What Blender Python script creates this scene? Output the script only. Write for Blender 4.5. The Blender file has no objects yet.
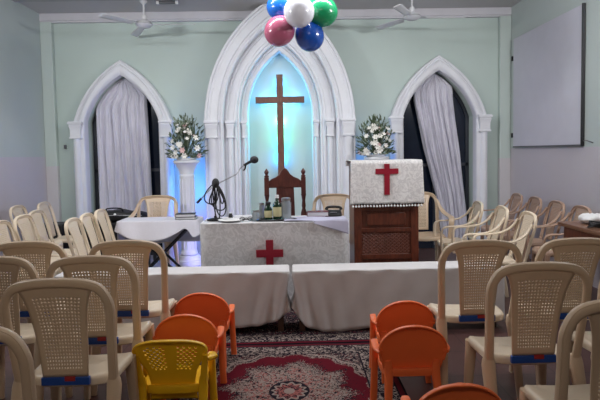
import bpy, math, random
from math import sin, cos, pi, sqrt, atan, radians
from mathutils import Vector, Matrix, Quaternion
random.seed(7)
COL = bpy.context.scene.collection

# ------------------------------------------------------------------ materials
MATS = {}
def new_mat(name):
    m = bpy.data.materials.new(name); m.use_nodes = True
    nt = m.node_tree; b = nt.nodes['Principled BSDF']
    return m, nt, b
def mat(name, c, rough=.6, metal=0, var=.06, vscale=6, bump=0, bscale=60, trans=0, coat=0, sub=0):
    if name in MATS: return MATS[name]
    m, nt, b = new_mat(name)
    tc = nt.nodes.new('ShaderNodeTexCoord'); n = nt.nodes.new('ShaderNodeTexNoise')
    n.inputs['Scale'].default_value = vscale; n.inputs['Detail'].default_value = 4
    nt.links.new(tc.outputs['Object'], n.inputs['Vector'])
    r = nt.nodes.new('ShaderNodeValToRGB')
    r.color_ramp.elements[0].position = .3; r.color_ramp.elements[1].position = .7
    r.color_ramp.elements[0].color = (*[max(0, x*(1-var)) for x in c], 1)
    r.color_ramp.elements[1].color = (*[min(1, x*(1+var)) for x in c], 1)
    nt.links.new(n.outputs['Fac'], r.inputs['Fac']); nt.links.new(r.outputs['Color'], b.inputs['Base Color'])
    b.inputs['Roughness'].default_value = rough; b.inputs['Metallic'].default_value = metal
    b.inputs['Transmission Weight'].default_value = trans
    b.inputs['Coat Weight'].default_value = coat
    if bump:
        n2 = nt.nodes.new('ShaderNodeTexNoise'); n2.inputs['Scale'].default_value = bscale
        nt.links.new(tc.outputs['Object'], n2.inputs['Vector'])
        bp = nt.nodes.new('ShaderNodeBump'); bp.inputs['Strength'].default_value = bump; bp.inputs['Distance'].default_value = .01
        nt.links.new(n2.outputs['Fac'], bp.inputs['Height']); nt.links.new(bp.outputs['Normal'], b.inputs['Normal'])
    MATS[name] = m
    return m
def wood(name, c1, c2, rough=.35, sc=(3, 3, .6)):
    m, nt, b = new_mat(name)
    tc = nt.nodes.new('ShaderNodeTexCoord'); mp = nt.nodes.new('ShaderNodeMapping'); mp.inputs['Scale'].default_value = sc
    n = nt.nodes.new('ShaderNodeTexNoise'); n.inputs['Scale'].default_value = 9; n.inputs['Detail'].default_value = 8; n.inputs['Distortion'].default_value = 1.5
    r = nt.nodes.new('ShaderNodeValToRGB'); r.color_ramp.elements[0].position = .35; r.color_ramp.elements[1].position = .68
    r.color_ramp.elements[0].color = (*c1, 1); r.color_ramp.elements[1].color = (*c2, 1)
    L = nt.links.new
    L(tc.outputs['Object'], mp.inputs['Vector']); L(mp.outputs['Vector'], n.inputs['Vector']); L(n.outputs['Fac'], r.inputs['Fac']); L(r.outputs['Color'], b.inputs['Base Color'])
    b.inputs['Roughness'].default_value = rough
    return m
def brocade(name, c1, c2, rough=.5, scale=14):
    m, nt, b = new_mat(name); L = nt.links.new
    tc = nt.nodes.new('ShaderNodeTexCoord')
    n = nt.nodes.new('ShaderNodeTexNoise'); n.inputs['Scale'].default_value = scale; n.inputs['Detail'].default_value = 3; n.inputs['Distortion'].default_value = 2.5
    r = nt.nodes.new('ShaderNodeValToRGB'); r.color_ramp.elements[0].position = .44; r.color_ramp.elements[1].position = .56
    r.color_ramp.elements[0].color = (*c1, 1); r.color_ramp.elements[1].color = (*c2, 1)
    L(tc.outputs['Object'], n.inputs['Vector']); L(n.outputs['Fac'], r.inputs['Fac']); L(r.outputs['Color'], b.inputs['Base Color'])
    r2 = nt.nodes.new('ShaderNodeMapRange'); r2.inputs['From Min'].default_value = .4; r2.inputs['From Max'].default_value = .6
    r2.inputs['To Min'].default_value = rough-.15; r2.inputs['To Max'].default_value = rough+.25
    L(n.outputs['Fac'], r2.inputs['Value']); L(r2.outputs['Result'], b.inputs['Roughness'])
    bp = nt.nodes.new('ShaderNodeBump'); bp.inputs['Strength'].default_value = .35; bp.inputs['Distance'].default_value = .01
    L(n.outputs['Fac'], bp.inputs['Height']); L(bp.outputs['Normal'], b.inputs['Normal'])
    return m
def emis(name, c, s):
    m, nt, b = new_mat(name)
    b.inputs['Base Color'].default_value = (*c, 1); b.inputs['Emission Color'].default_value = (*c, 1); b.inputs['Emission Strength'].default_value = s
    return m
class X:
    """tiny expression helper over math nodes"""
    nt = None
    def __init__(s, sock): s.s = sock
    @staticmethod
    def op(o, *a):
        n = X.nt.nodes.new('ShaderNodeMath'); n.operation = o
        for i, v in enumerate(a):
            if isinstance(v, X): X.nt.links.new(v.s, n.inputs[i])
            else: n.inputs[i].default_value = v
        return X(n.outputs[0])
    def __add__(s, o): return X.op('ADD', s, o)
    def __sub__(s, o): return X.op('SUBTRACT', s, o)
    def __mul__(s, o): return X.op('MULTIPLY', s, o)
    def __truediv__(s, o): return X.op('DIVIDE', s, o)
    def gt(s, o): return X.op('GREATER_THAN', s, o)
    def lt(s, o): return X.op('LESS_THAN', s, o)
    def abs(s): return X.op('ABSOLUTE', s)
def mixc(f, a, b):
    n = X.nt.nodes.new('ShaderNodeMix'); n.data_type = 'RGBA'
    X.nt.links.new(f.s, n.inputs['Factor'])
    for i, v in (('A', a), ('B', b)):
        k = [q for q in n.inputs if q.name == i and q.type == 'RGBA'][0]
        if isinstance(v, tuple): k.default_value = (*v, 1)
        else: X.nt.links.new(v, k)
    return [o for o in n.outputs if o.type == 'RGBA'][0]
def coords(nt, kind='Object'):
    X.nt = nt
    tc = nt.nodes.new('ShaderNodeTexCoord'); sp = nt.nodes.new('ShaderNodeSeparateXYZ')
    nt.links.new(tc.outputs[kind], sp.inputs[0])
    return tc.outputs[kind], X(sp.outputs[0]), X(sp.outputs[1]), X(sp.outputs[2])
def noise(v, scale, detail=2, dist=0):
    n = X.nt.nodes.new('ShaderNodeTexNoise'); n.inputs['Scale'].default_value = scale; n.inputs['Detail'].default_value = detail; n.inputs['Distortion'].default_value = dist
    X.nt.links.new(v, n.inputs['Vector']); return X(n.outputs['Fac'])
def two_tone(name, lo, hi, zline):
    m, nt, b = new_mat(name)
    v, x, y, z = coords(nt)
    base = mixc((z + (noise(v, 3, 4)-.5)*.02).gt(zline), lo, hi)
    n = nt.nodes.new('ShaderNodeHueSaturation'); nt.links.new(base, n.inputs['Color'])
    nt.links.new((noise(v, 1.6, 5)*.12+.94).s, n.inputs['Value'])
    nt.links.new(n.outputs[0], b.inputs['Base Color']); b.inputs['Roughness'].default_value = .55
    return m
def rug_mat(name, hx, hy, medallion):
    m, nt, b = new_mat(name)
    v, x, y, z = coords(nt)
    dark = (.012, .008, .014); cream = (.27, .215, .19); red = (.10, .006, .014); rose = (.30, .10, .09)
    fine = noise(v, 55, 2, 1.5); mid = noise(v, 26, 2, 2.5)
    speck = mixc(fine.gt(.53 if medallion else .60), dark, cream)
    speck = mixc(mid.gt(.60), speck, red)
    col = speck
    if medallion:
        ang = X.op('ARCTAN2', y, x)
        r = X.op('SQRT', (x/(hx*.80))*(x/(hx*.80)) + (y/(hy*.80))*(y/(hy*.80)))
        rr = r + X.op('SINE', ang*16)*.03 + (mid-.5)*.10
        field = mixc((fine + (rr*.5)).gt(.93), dark, dark)
        # scalloped outline, red field, cream cluster, rosette
        col = mixc(rr.lt(.98), col, cream)
        col = mixc(rr.lt(.945), col, speck)
        col = mixc(rr.lt(.90), col, cream)
        col = mixc(rr.lt(.885), col, red)
        cl = rr + X.op('SINE', ang*8)*.06 + (mid-.5)*.35 + (fine-.5)*.6
        col = mixc(cl.lt(.66), col, mixc(fine.gt(.47), dark, cream))
        col = mixc(cl.lt(.50), col, mixc(mid.gt(.5), mixc(fine.gt(.5), dark, cream), mixc(fine.gt(.5), rose, cream)))
        col = mixc(r.lt(.22), col, dark)
        petal = (r + X.op('SINE', ang*12)*.02)
        col = mixc(petal.lt(.18), col, cream)
        col = mixc(petal.lt(.15), col, mixc(fine.gt(.5), dark, rose))
        col = mixc(r.lt(.06), col, cream)
    # borders: d = distance to the rim
    dx = (x.abs()*-1)+hx; dy = (y.abs()*-1)+hy
    d = X.op('MINIMUM', dx, dy)
    bord = mixc(noise(v, 34, 2, 2).gt(.52), dark, cream)
    col = mixc(d.lt(.20), col, dark)
    col = mixc(d.lt(.19), col, mixc(noise(v, 70, 1).gt(.5), cream, dark))
    col = mixc(d.lt(.165), col, bord)
    col = mixc(d.lt(.05), col, dark)
    col = mixc(d.lt(.04), col, red)
    col = mixc(d.lt(.012), col, dark)
    nt.links.new(col, b.inputs['Base Color']); b.inputs['Roughness'].default_value = .95
    b.inputs['Specular IOR Level'].default_value = .1
    return m

MINT = (.50, .595, .555); LAV = (.57, .53, .57)
M = dict(
    mint=mat('mint wall paint', MINT, .6, var=.04, vscale=1.2),
    side=two_tone('two tone side wall paint', LAV, (.50, .56, .54), 1.38),
    white=mat('white plaster', (.74, .75, .79), .5, var=.03),
    cornice=mat('cornice plaster', (.60, .59, .63), .6, var=.03),
    ceil=mat('grey ceiling paint', (.50, .48, .475), .8, var=.04, vscale=1),
    beam=mat('ceiling beam paint', (.38, .37, .365), .8),
    glass=mat('dark window glass', (.008, .014, .03), .12, var=.1),
    curtain=mat('lilac grey curtain cloth', (.66, .65, .73), .8, var=.05, bump=.1, bscale=150),
    beige=mat('beige moulded plastic', (.60, .455, .315), .38, var=.03),
    pale=mat('pale cream moulded plastic', (.74, .62, .47), .38, var=.03),
    tan=mat('tan moulded plastic', (.44, .29, .21), .4, var=.03),  # same plastic as the beige, its darker look put into the colour
    blue=mat('blue plastic', (.008, .06, .30), .4),
    redp=mat('red sticker', (.35, .02, .02), .5),
    orange=mat('orange moulded plastic', (.88, .18, .05), .35, var=.03),
    yellow=mat('yellow moulded plastic', (.88, .50, .01), .35, var=.03),
    cloth=mat('white bench cloth', (.62, .60, .60), .85, var=.04, bump=.15, bscale=200),
    bro=brocade('white brocade', (.58, .57, .58), (.70, .69, .70)),
    broc=brocade('white lectern brocade', (.62, .60, .60), (.76, .74, .73), .45, 18),
    red=mat('crimson satin', (.27, .003, .02), .45),
    wood=wood('dark red brown wood', (.085, .018, .008), (.15, .035, .015)),
    crosswood=wood('brown cross wood', (.14, .062, .042), (.20, .095, .065), .4),
    throne=wood('reddish throne wood', (.055, .016, .012), (.095, .026, .018), .3),
    table=wood('brown table wood', (.14, .065, .035), (.20, .10, .06), .35, (3, .6, 3)),
    benchwood=wood('bench leg wood', (.06, .03, .02), (.1, .05, .03), .6),
    black=mat('matte black', (.012, .012, .014), .5, var=.2),
    blackm=mat('black metal', (.02, .02, .022), .3, .6),
    steel=mat('brushed steel', (.45, .45, .47), .3, .9),
    fan=mat('fan white enamel', (.62, .62, .64), .35),
    leaf=mat('leaf green', (.075, .11, .055), .5, var=.5, vscale=9),
    leaf2=mat('pale leaf green', (.24, .29, .21), .5, var=.4, vscale=9),
    petal=mat('white petals', (.82, .80, .74), .5, var=.05),
    pink=mat('pale pink petals', (.72, .48, .46), .5),
    board=mat('pale board face', (.60, .59, .66), .5, var=.02),
    bottle=mat('dark green bottle glass', (.008, .03, .015), .1, var=.1),
    label=mat('cream paper label', (.55, .52, .30), .7),
    lilac=mat('lilac grey paper', (.46, .45, .58), .7, bump=.1, bscale=30),
    paper=mat('white paper', (.78, .78, .8), .7),
    maroon=mat('maroon book cover', (.13, .014, .02), .5),
    gel=mat('smoked clear glass', (.45, .5, .52), .08, trans=.6),
    cap=mat('white plastic cap', (.8, .8, .8), .4),
    socket=mat('dark grey plastic', (.12, .12, .13), .4),
)
def balloon_mat(n, c): return mat(n, c, .22, var=.02, coat=.4)

# ------------------------------------------------------------------ mesh tools
class MB:
    def __init__(s): s.v = []; s.f = []
    def add(s, vs, fs):
        o = len(s.v); s.v += [tuple(p) for p in vs]; s.f += [tuple(i+o for i in f) for f in fs]; return s
    def box(s, x0, x1, y0, y1, z0, z1, mtx=None):
        vs = [Vector((x, y, z)) for z in (z0, z1) for y in (y0, y1) for x in (x0, x1)]
        if mtx: vs = [mtx @ p for p in vs]
        return s.add(vs, [(0, 2, 3, 1), (4, 5, 7, 6), (0, 1, 5, 4), (2, 6, 7, 3), (0, 4, 6, 2), (1, 3, 7, 5)])
    def stack(s, rings, cap=True, closed=False):
        """rings: list of equal-length closed loops"""
        n = len(rings[0]); vs = [p for r in rings for p in r]; fs = []
        m = len(rings)
        for i in range(m if closed else m-1):
            j = (i+1) % m
            for k in range(n):
                l = (k+1) % n
                fs.append((i*n+k, i*n+l, j*n+l, j*n+k))
        if cap and not closed: fs += [tuple(range(n))[::-1], tuple((m-1)*n+k for k in range(n))]
        return s.add(vs, fs)
    def lathe(s, prof, c=(0, 0, 0), n=24, axis='z'):
        rings = []
        for r, h in prof:
            ring = []
            for k in range(n):
                a = 2*pi*k/n; p = (r*cos(a), r*sin(a), h)
                if axis == 'y': p = (p[0], p[2], -p[1])
                if axis == 'x': p = (p[2], p[0], p[1])
                ring.append((c[0]+p[0], c[1]+p[1], c[2]+p[2]))
            rings.append(ring)
        return s.stack(rings)
    def sweep(s, pts, ra, rb=None, ref=(0, 1, 0), n=12, closed=False, power=1.0, smooth=0):
        """tube along pts; ra = radius across (perp to ref), rb = radius along ref"""
        pts = [Vector(p) for p in pts]
        N = len(pts)
        ra = ra if isinstance(ra, (list, tuple)) else [ra]*N
        rb = rb if rb is not None else ra
        rb = rb if isinstance(rb, (list, tuple)) else [rb]*N
        if smooth:
            P, A, B = [], [], []
            segs = N if closed else N-1
            for i in range(segs):
                g = lambda k: (k % N) if closed else min(max(k, 0), N-1)
                p0, p1, p2, p3 = (pts[g(i+q)] for q in (-1, 0, 1, 2))
                for q in range(smooth):
                    t = q/smooth
                    P.append(.5*((2*p1)+(p2-p0)*t+(2*p0-5*p1+4*p2-p3)*t*t+(3*p1-p0-3*p2+p3)*t**3))
                    A.append(ra[g(i)]*(1-t)+ra[g(i+1)]*t); B.append(rb[g(i)]*(1-t)+rb[g(i+1)]*t)
            if not closed: P.append(pts[-1]); A.append(ra[-1]); B.append(rb[-1])
            pts, ra, rb, N = P, A, B, len(P)
        rings = []; ref = Vector(ref).normalized(); last = None
        for i, p in enumerate(pts):
            if closed: t = pts[(i+1) % N]-pts[i-1]
            else: t = pts[min(i+1, N-1)]-pts[max(i-1, 0)]
            t.normalize()
            a = t.cross(ref)
            if a.length < .05: a = last.copy() if last else t.orthogonal()
            a.normalize()
            if last and a.dot(last) < 0 and False: a = -a
            last = a; b = a.cross(t).normalized()
            ring = []
            for k in range(n):
                th = 2*pi*(k+.5)/n; c, d = cos(th), sin(th)
                c = math.copysign(abs(c)**power, c); d = math.copysign(abs(d)**power, d)
                ring.append(p+a*(ra[i]*c)+b*(rb[i]*d))
            rings.append(ring)
        return s.stack(rings, closed=closed)
    def ball(s, c, r, n=16, sc=(1, 1, 1)):
        prof = [(max(1e-4, r*sin(pi*i/n)), -r*cos(pi*i/n)) for i in range(n+1)]
        o = len(s.v); s.lathe(prof, (0, 0, 0), 2*n)
        for i in range(o, len(s.v)):
            p = s.v[i]; s.v[i] = (c[0]+p[0]*sc[0], c[1]+p[1]*sc[1], c[2]+p[2]*sc[2])
        return s
    def prism(s, poly, y0, y1):
        """poly in xz, extruded along y"""
        return s.stack([[(x, y0, z) for x, z in poly], [(x, y1, z) for x, z in poly]])
    def grid(s, nu, nv, fn):
        vs = [fn(i/nu, j/nv) for j in range(nv+1) for i in range(nu+1)]
        fs = [(j*(nu+1)+i, j*(nu+1)+i+1, (j+1)*(nu+1)+i+1, (j+1)*(nu+1)+i) for j in range(nv) for i in range(nu)]
        return s.add(vs, fs)
    def perforated(s, nu, nv, fn, hole, hs=.5):
        """grid of cells, those where hole(i,j) is true get a square opening"""
        vs = {}; V = []; F = []
        def vid(a, b):
            k = (round(a, 5), round(b, 5))
            if k not in vs: vs[k] = len(V); V.append(fn(a/nu, b/nv))
            return vs[k]
        for j in range(nv):
            for i in range(nu):
                c = [vid(i, j), vid(i+1, j), vid(i+1, j+1), vid(i, j+1)]
                if hole(i, j):
                    e = (1-hs)/2
                    q = [vid(i+e, j+e), vid(i+1-e, j+e), vid(i+1-e, j+1-e), vid(i+e, j+1-e)]
                    for k in range(4): F.append((c[k], c[(k+1) % 4], q[(k+1) % 4], q[k]))
                else: F.append(tuple(c))
        return s.add(V, F)
    def xf(s, m):
        s.v = [tuple(m @ Vector(p)) for p in s.v]; return s
    def build(s, name, m, parent=None, smooth=40, bevel=0, solid=0, sub=0, loc=None, off=0):
        me = bpy.data.meshes.new(name); me.from_pydata(s.v, [], s.f); me.update()
        import bmesh
        bm = bmesh.new(); bm.from_mesh(me); bmesh.ops.recalc_face_normals(bm, faces=bm.faces); bm.to_mesh(me); bm.free()
        me.materials.append(m)
        if smooth:
            me.polygons.foreach_set('use_smooth', [True]*len(me.polygons)); 
            try: me.set_sharp_from_angle(angle=radians(smooth))
            except Exception: pass
        o = bpy.data.objects.new(name, me); COL.objects.link(o)
        if parent: o.parent = parent
        if loc: o.location = loc
        if solid:
            d = o.modifiers.new('Solid', 'SOLIDIFY'); d.thickness = solid; d.offset = off
        if bevel:
            d = o.modifiers.new('Bevel', 'BEVEL'); d.width = bevel; d.segments = 2; d.limit_method = 'ANGLE'; d.angle_limit = radians(35)
        return o
def tag(o, label=None, cat=None, group=None, kind=None):
    if label: o['label'] = label
    if cat: o['category'] = cat
    if group: o['group'] = group
    if kind: o['kind'] = kind
    return o
def empty(name, loc=(0, 0, 0), rz=0, label=None, cat=None, group=None):
    o = bpy.data.objects.new(name, None); COL.objects.link(o); o.empty_display_size = .1
    o.location = loc; o.rotation_euler = (0, 0, rz)
    return tag(o, label, cat, group)
KIDS = {}
def copy_tree(o, parent=None):
    c = o.copy(); COL.objects.link(c)
    if parent: c.parent = parent
    for ch in list(o.children):
        copy_tree(ch, c)
    return c
def struct(o): o['kind'] = 'structure'; return o
def R(a): return radians(a)

# ------------------------------------------------------------------ the room
XL, XR, YB, YR, ZC = -3.24, 2.97, 7.30, -2.6, 3.245
AX = -.12                                  # axis of symmetry of the altar wall
def gothic(w, h, zs, n=14, zmax=None, sag=.098):
    """open outline (x,z) from bottom left over the apex to bottom right; sag = bulge of each side over its chord"""
    left = [(-w, 0), (-w, zs*.5), (-w, zs)]
    for i in range(1, n+1):
        t = i/n; k = 4*sag*t*(1-t)
        left.append((-w+w*t-h*k, zs+h*t+w*k))
    left[-1] = (0, left[-1][1])
    pts = left+[(-x, z) for x, z in left[-2::-1]]
    if zmax: pts = [(x, min(z, zmax)) for x, z in pts]
    return pts
WIN = [(-2.205, 'left'), (1.995, 'right')]
WW, WH, ZS = .485, .60, 1.83
wb = MB()
def rect(mb, x0, x1, z0, z1, y): mb.add([(x0, y, z0), (x1, y, z0), (x1, y, z1), (x0, y, z1)], [(0, 1, 2, 3)])
edges = [XL-.0]
HW = .85
x = XL
for cx, _ in WIN:
    rect(wb, x, cx-HW, 0, ZC, YB)
    o_ = gothic(WW, WH, ZS)
    n_ = len(o_); outer = []
    for px_, pz in o_:
        if pz <= ZS+1e-6: outer.append((math.copysign(HW, px_), pz))
        else:
            a = math.atan2(pz-ZS, px_)
            tx = HW/abs(cos(a)) if abs(cos(a)) > 1e-6 else 1e9; tz = (ZC-ZS)/sin(a)
            t = min(tx, tz); outer.append((t*cos(a), ZS+t*sin(a)))
    vs = [(cx+a, YB, b) for a, b in o_]+[(cx+a, YB, b) for a, b in outer]
    fs = []
    for k in range(n_-1):
        fs.append((k, k+1, n_+k+1, n_+k))
    # corner fill
    cl = [k for k in range(n_-1) if abs(abs(outer[k][0])-HW) < 1e-6 and abs(outer[k+1][1]-ZC) < 1e-6 and abs(outer[k][1]-ZC) > 1e-6]
    cr = [k for k in range(n_-1) if abs(outer[k][1]-ZC) < 1e-6 and abs(abs(outer[k+1][0])-HW) < 1e-6 and abs(outer[k+1][1]-ZC) > 1e-6]
    base = len(vs); vs += [(cx-HW, YB, ZC), (cx+HW, YB, ZC)]
    for k in cl: fs.append((n_+k, n_+k+1, base))
    for k in cr: fs.append((n_+k, n_+k+1, base+1))
    wb.add(vs, fs)
    # reveal
    rv = [(cx+a, YB, b) for a, b in o_]+[(cx+a, YB+.16, b) for a, b in o_]
    wb.add(rv, [(k, k+1, n_+k+1, n_+k) for k in range(n_-1)])
    x = cx+HW
rect(wb, x, XR, 0, ZC, YB)
struct(wb.build('wall_back', M['mint'], smooth=0))
struct(MB().box(XL-.12, XL, YR, YB+.3, 0, ZC).build('wall_left', M['side'], smooth=0))
struct(MB().box(XR, XR+.12, YR, YB+.3, 0, ZC).build('wall_right', M['side'], smooth=0))
struct(MB().box(XL-.12, XR+.12, YR-.12, YR, 0, ZC).build('wall_rear', M['side'], smooth=0))
struct(MB().box(XL-.12, XR+.12, YR-.12, YB+.5, ZC, ZC+.1).build('ceiling', M['ceil'], smooth=0))
struct(MB().box(XL, XR, 6.15, 6.60, ZC-.025, ZC).build('trim_1', M['beam'], smooth=0, bevel=.005))
# floor: dark polished tiles, pale ones at the altar end left of the table
def floor_mat(name, c1, c2, grout, rough, size):
    m, nt, b = new_mat(name); L = nt.links.new
    tc = nt.nodes.new('ShaderNodeTexCoord'); br = nt.nodes.new('ShaderNodeTexBrick')
    br.offset = 0; br.inputs['Scale'].default_value = 1; br.inputs['Brick Width'].default_value = size; br.inputs['Row Height'].default_value = size
    br.inputs['Mortar Size'].default_value = .004; br.inputs['Color1'].default_value = (*c1, 1); br.inputs['Color2'].default_value = (*c2, 1); br.inputs['Mortar'].default_value = (*grout, 1)
    L(tc.outputs['Object'], br.inputs['Vector']); 
    n = nt.nodes.new('ShaderNodeTexNoise'); n.inputs['Scale'].default_value = 9; n.inputs['Detail'].default_value = 6; L(tc.outputs['Object'], n.inputs['Vector'])
    mx = nt.nodes.new('ShaderNodeHueSaturation'); mr = nt.nodes.new('ShaderNodeMapRange'); mr.inputs['To Min'].default_value = .75; mr.inputs['To Max'].default_value = 1.25
    L(n.outputs['Fac'], mr.inputs['Value']); L(mr.outputs['Result'], mx.inputs['Value']); L(br.outputs['Color'], mx.inputs['Color']); L(mx.outputs[0], b.inputs['Base Color'])
    b.inputs['Roughness'].default_value = rough
    return m
FD = floor_mat('dark red brown floor tiles', (.075, .035, .032), (.085, .040, .036), (.03, .018, .016), .35, .4)
FL = floor_mat('pale floor tiles', (.42, .43, .45), (.46, .46, .47), (.2, .2, .2), .25, .4)
struct(MB().box(XL-.12, XR+.12, YR-.12, 5.0, -.1, 0).build('floor', FD, smooth=0))
fm = MB().box(XL-.12, 1.0, 5.0, YB+.5, -.1, 0); struct(fm.build('floor_altar', FL, smooth=0))
struct(MB().box(1.0, XR+.12, 5.0, YB+.5, -.1, 0).build('floor_right', FD, smooth=0))
# corner pilasters and cornice
PM = two_tone('pilaster paint', (.58, .56, .58), (.52, .60, .57), 1.25)
struct(MB().box(XL, XL+.15, YB-.08, YB, 0, ZC-.11).build('trim_2', PM, smooth=0, bevel=.008))
struct(MB().box(XR-.15, XR, YB-.08, YB, 0, ZC-.11).build('trim_3', PM, smooth=0, bevel=.008))
cor = [(YB, ZC), (YB-.075, ZC), (YB-.075, ZC-.09), (YB-.06, ZC-.10), (YB-.06, ZC-.115), (YB, ZC-.115)]
cb = MB(); cb.stack([[(XL, a, b) for a, b in cor], [(XR, a, b) for a, b in cor]])
struct(cb.build('trim_4', M['cornice'], smooth=0))

def loft_arch(levels, zs, zmax=None, sag=.098):
    mb = MB(); rings = []
    for w, h, y in levels:
        rings.append([(x, y, z) for x, z in gothic(w, h, zs, 18, zmax, sag)])
    n = len(rings[0]); vs = [p for r in rings for p in r]; fs = []
    for i in range(len(rings)-1):
        for k in range(n-1): fs.append((i*n+k, i*n+k+1, (i+1)*n+k+1, (i+1)*n+k))
    mb.add(vs, fs); return mb
def capital_mb(x0, x1, y0, y1, z1):
    """capital over a shaft: loft of rectangles, abacus on top"""
    mb = MB(); cx = (x0+x1)/2; hw = (x1-x0)/2
    prof = [(-.225, .000), (-.225, .009), (-.205, .009), (-.20, .000), (-.12, .000), (-.10, .002), (-.07, .010), (-.055, .014), (-.055, .010), (-.035, .010), (-.035, .024), (-.012, .024), (-.012, .018), (0, .018)]
    rings = []
    for dz, g in prof:
        rings.append([(cx-hw-g, y1, z1+dz), (cx-hw-g, y0-g, z1+dz), (cx+hw+g, y0-g, z1+dz), (cx+hw+g, y1, z1+dz)])
    mb.stack(rings); return mb
def shaft_mb(x0, x1, y0, y1, z1, halfround=True):
    mb = MB(); cx = (x0+x1)/2; hw = (x1-x0)/2; n = 12
    def ring(z, k): 
        pts = [(cx-hw*k, y1, z)]
        for i in range(n+1):
            a = pi*i/n
            pts.append((cx-hw*k*cos(a), y1-.01-(y1-.01-y0)*sin(a), z))
        pts.append((cx+hw*k, y1, z)); return pts
    mb.stack([ring(0, 1.25), ring(.22, 1.25), ring(.24, 1), ring(z1, .95)])
    return mb
# central archway: three stepped orders cut off by the ceiling
def hh(w): return .90+(w-.42)*(1.58-.90)/(.965-.42)
lv = [(.965, YB), (.965, 6.91), (.955, 6.90), (.935, 6.90), (.925, 6.925), (.90, 6.925), (.89, 6.905), (.80, 6.905), (.79, 6.93), (.765, 6.93), (.755, 6.905), (.735, 6.905), (.72, 6.92),
      (.72, 7.03), (.70, 7.01), (.68, 7.01), (.67, 7.03), (.60, 7.03), (.59, 7.01), (.56, 7.01), (.55, 7.03), (.525, 7.03), (.52, 7.04),
      (.52, 7.13), (.505, 7.115), (.485, 7.115), (.475, 7.13), (.43, 7.13), (.42, 7.15), (.42, YB)]
ZA = 1.80
arch = loft_arch([(w, hh(w), y) for w, y in lv], ZA, ZC-.002, .135).build('trim_5', M['white'], smooth=30, loc=(AX, 0, 0))
struct(arch)
for sg in (-1, 1):
    for (a, b, y0, y1) in ((.80, .94, 6.865, 6.93), (.60, .685, 6.97, 7.04), (.45, .495, 7.08, 7.14)):
        xa, xb = sorted((sg*a, sg*b))
        shaft_mb(xa, xb, y0, y1, ZA-.2).build('column_shaft', M['white'], arch, smooth=30)
        capital_mb(xa, xb, y0, y1+.02, ZA).build('capital', M['white'], arch, smooth=20, bevel=.003)
# window arches
for i, (cx, side) in enumerate(WIN):
    lv2 = [(.64, .80, YB), (.64, .80, 7.20), (.63, .79, 7.185), (.605, .77, 7.185), (.58, .76, 7.20), (.565, .74, 7.20), (.555, .73, 7.16), (.54, .71, 7.15), (.50, .66, 7.15), (.49, .64, 7.155), (.484, .62, 7.165), (.482, .60, 7.18), (.485, .60, YB)]
    a = loft_arch(lv2, ZS, ZC).build('trim_%d' % (6+i), M['white'], smooth=30, loc=(cx, 0, 0)); struct(a)
    for sg in (-1, 1):
        xa, xb = sorted((sg*.53, sg*.64))
        shaft_mb(xa, xb, 7.11, 7.2, ZS-.2).build('column_shaft', M['white'], a, smooth=30)
        capital_mb(min(sg*.52, sg*.655), max(sg*.52, sg*.655), 7.11, 7.22, ZS).build('capital', M['white'], a, smooth=20, bevel=.003)
    # the window itself: frame and dark panes
    fr = MB(); fy0, fy1 = YB+.16, YB+.22
    o1 = gothic(WW+.02, WH+.02, ZS); o2 = gothic(WW-.045, WH-.05, ZS)
    n = len(o1); vs = [(p[0], fy0, p[1]) for p in o1]+[(p[0], fy0, p[1]) for p in o2]+[(p[0], fy1, p[1]) for p in o1]+[(p[0], fy1, p[1]) for p in o2]
    fs = []
    for k in range(n-1): fs += [(k, k+1, n+k+1, n+k), (2*n+k, 2*n+k+1, 3*n+k+1, 3*n+k), (n+k, n+k+1, 3*n+k+1, 3*n+k), (k, k+1, 2*n+k+1, 2*n+k)]
    fr.add(vs, fs); fr.box(-.02, .02, fy0, fy1, 0, ZS+WH-.06); fr.box(-WW, WW, fy0, fy1, 1.15, 1.19)
    w = fr.build('window_%d' % (i+1), mat('dark window frame', (.03, .035, .05), .4), smooth=0, loc=(cx, 0, 0)); struct(w)
    gp = gothic(WW-.03, WH-.03, ZS); MB().prism(gp, fy0+.02, fy0+.03).build('window_pane', M['glass'], w, smooth=0)

def arch_half(z, w=WW-.004, h=WH-.004):
    if z <= ZS: return w
    pts = sorted((b, -a) for a, b in gothic(w, h, ZS) if a <= 0 and b >= ZS)
    return max(.004, lerp(z, pts))
def curtain(cx, lf, rf, label, seed):
    zt = ZS+WH-.02
    root = empty('curtain', (cx, YB+.06, 0), 0, label, 'curtain')
    def fn(u, v):
        z = .03+(zt-.03)*v; a = arch_half(z)
        l = max(-a, lf(z)); r = min(a, rf(z)); 
        x = l+(r-l)*u
        f = min(1, .15+(zt-z)*2)
        y = .019*f*sin(u*2*pi*7+seed+.9*sin(z*1.3+seed))+.014*f*sin(u*2*pi*13+z*.8)
        return (x+.008*sin(z*5+u*20)*f*(0 if u in (0, 1) else 1), y, z)
    MB().grid(110, 40, fn).build('curtain_panel', M['curtain'], root, smooth=80, solid=.004)
    MB().box(-.14, .14, .034, .05, zt-.22, zt-.20).build('curtain_rod', M['blackm'], root)
    return root
def lerp(z, pts):
    pts = sorted(pts)
    if z <= pts[0][0]: return pts[0][1]
    for (a, p), (b, q) in zip(pts, pts[1:]):
        if z <= b: return p+(q-p)*(z-a)/(b-a)
    return pts[-1][1]
curtain(-2.21, lambda z: -.40, lambda z: lerp(z, [(0, .33), (1.2, .31), (2.2, .29)]), 'pale lilac curtain hanging straight in the left pointed window', 1)
curtain(1.97, lambda z: lerp(z, [(0, .12), (.72, .04), (1.4, -.14), (2.05, -.27)]), lambda z: lerp(z, [(0, .46), (.5, .45), (1.3, .36), (2.1, .26)]), 'pale lilac curtain slanting aside in the right pointed window', 3)

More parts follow.
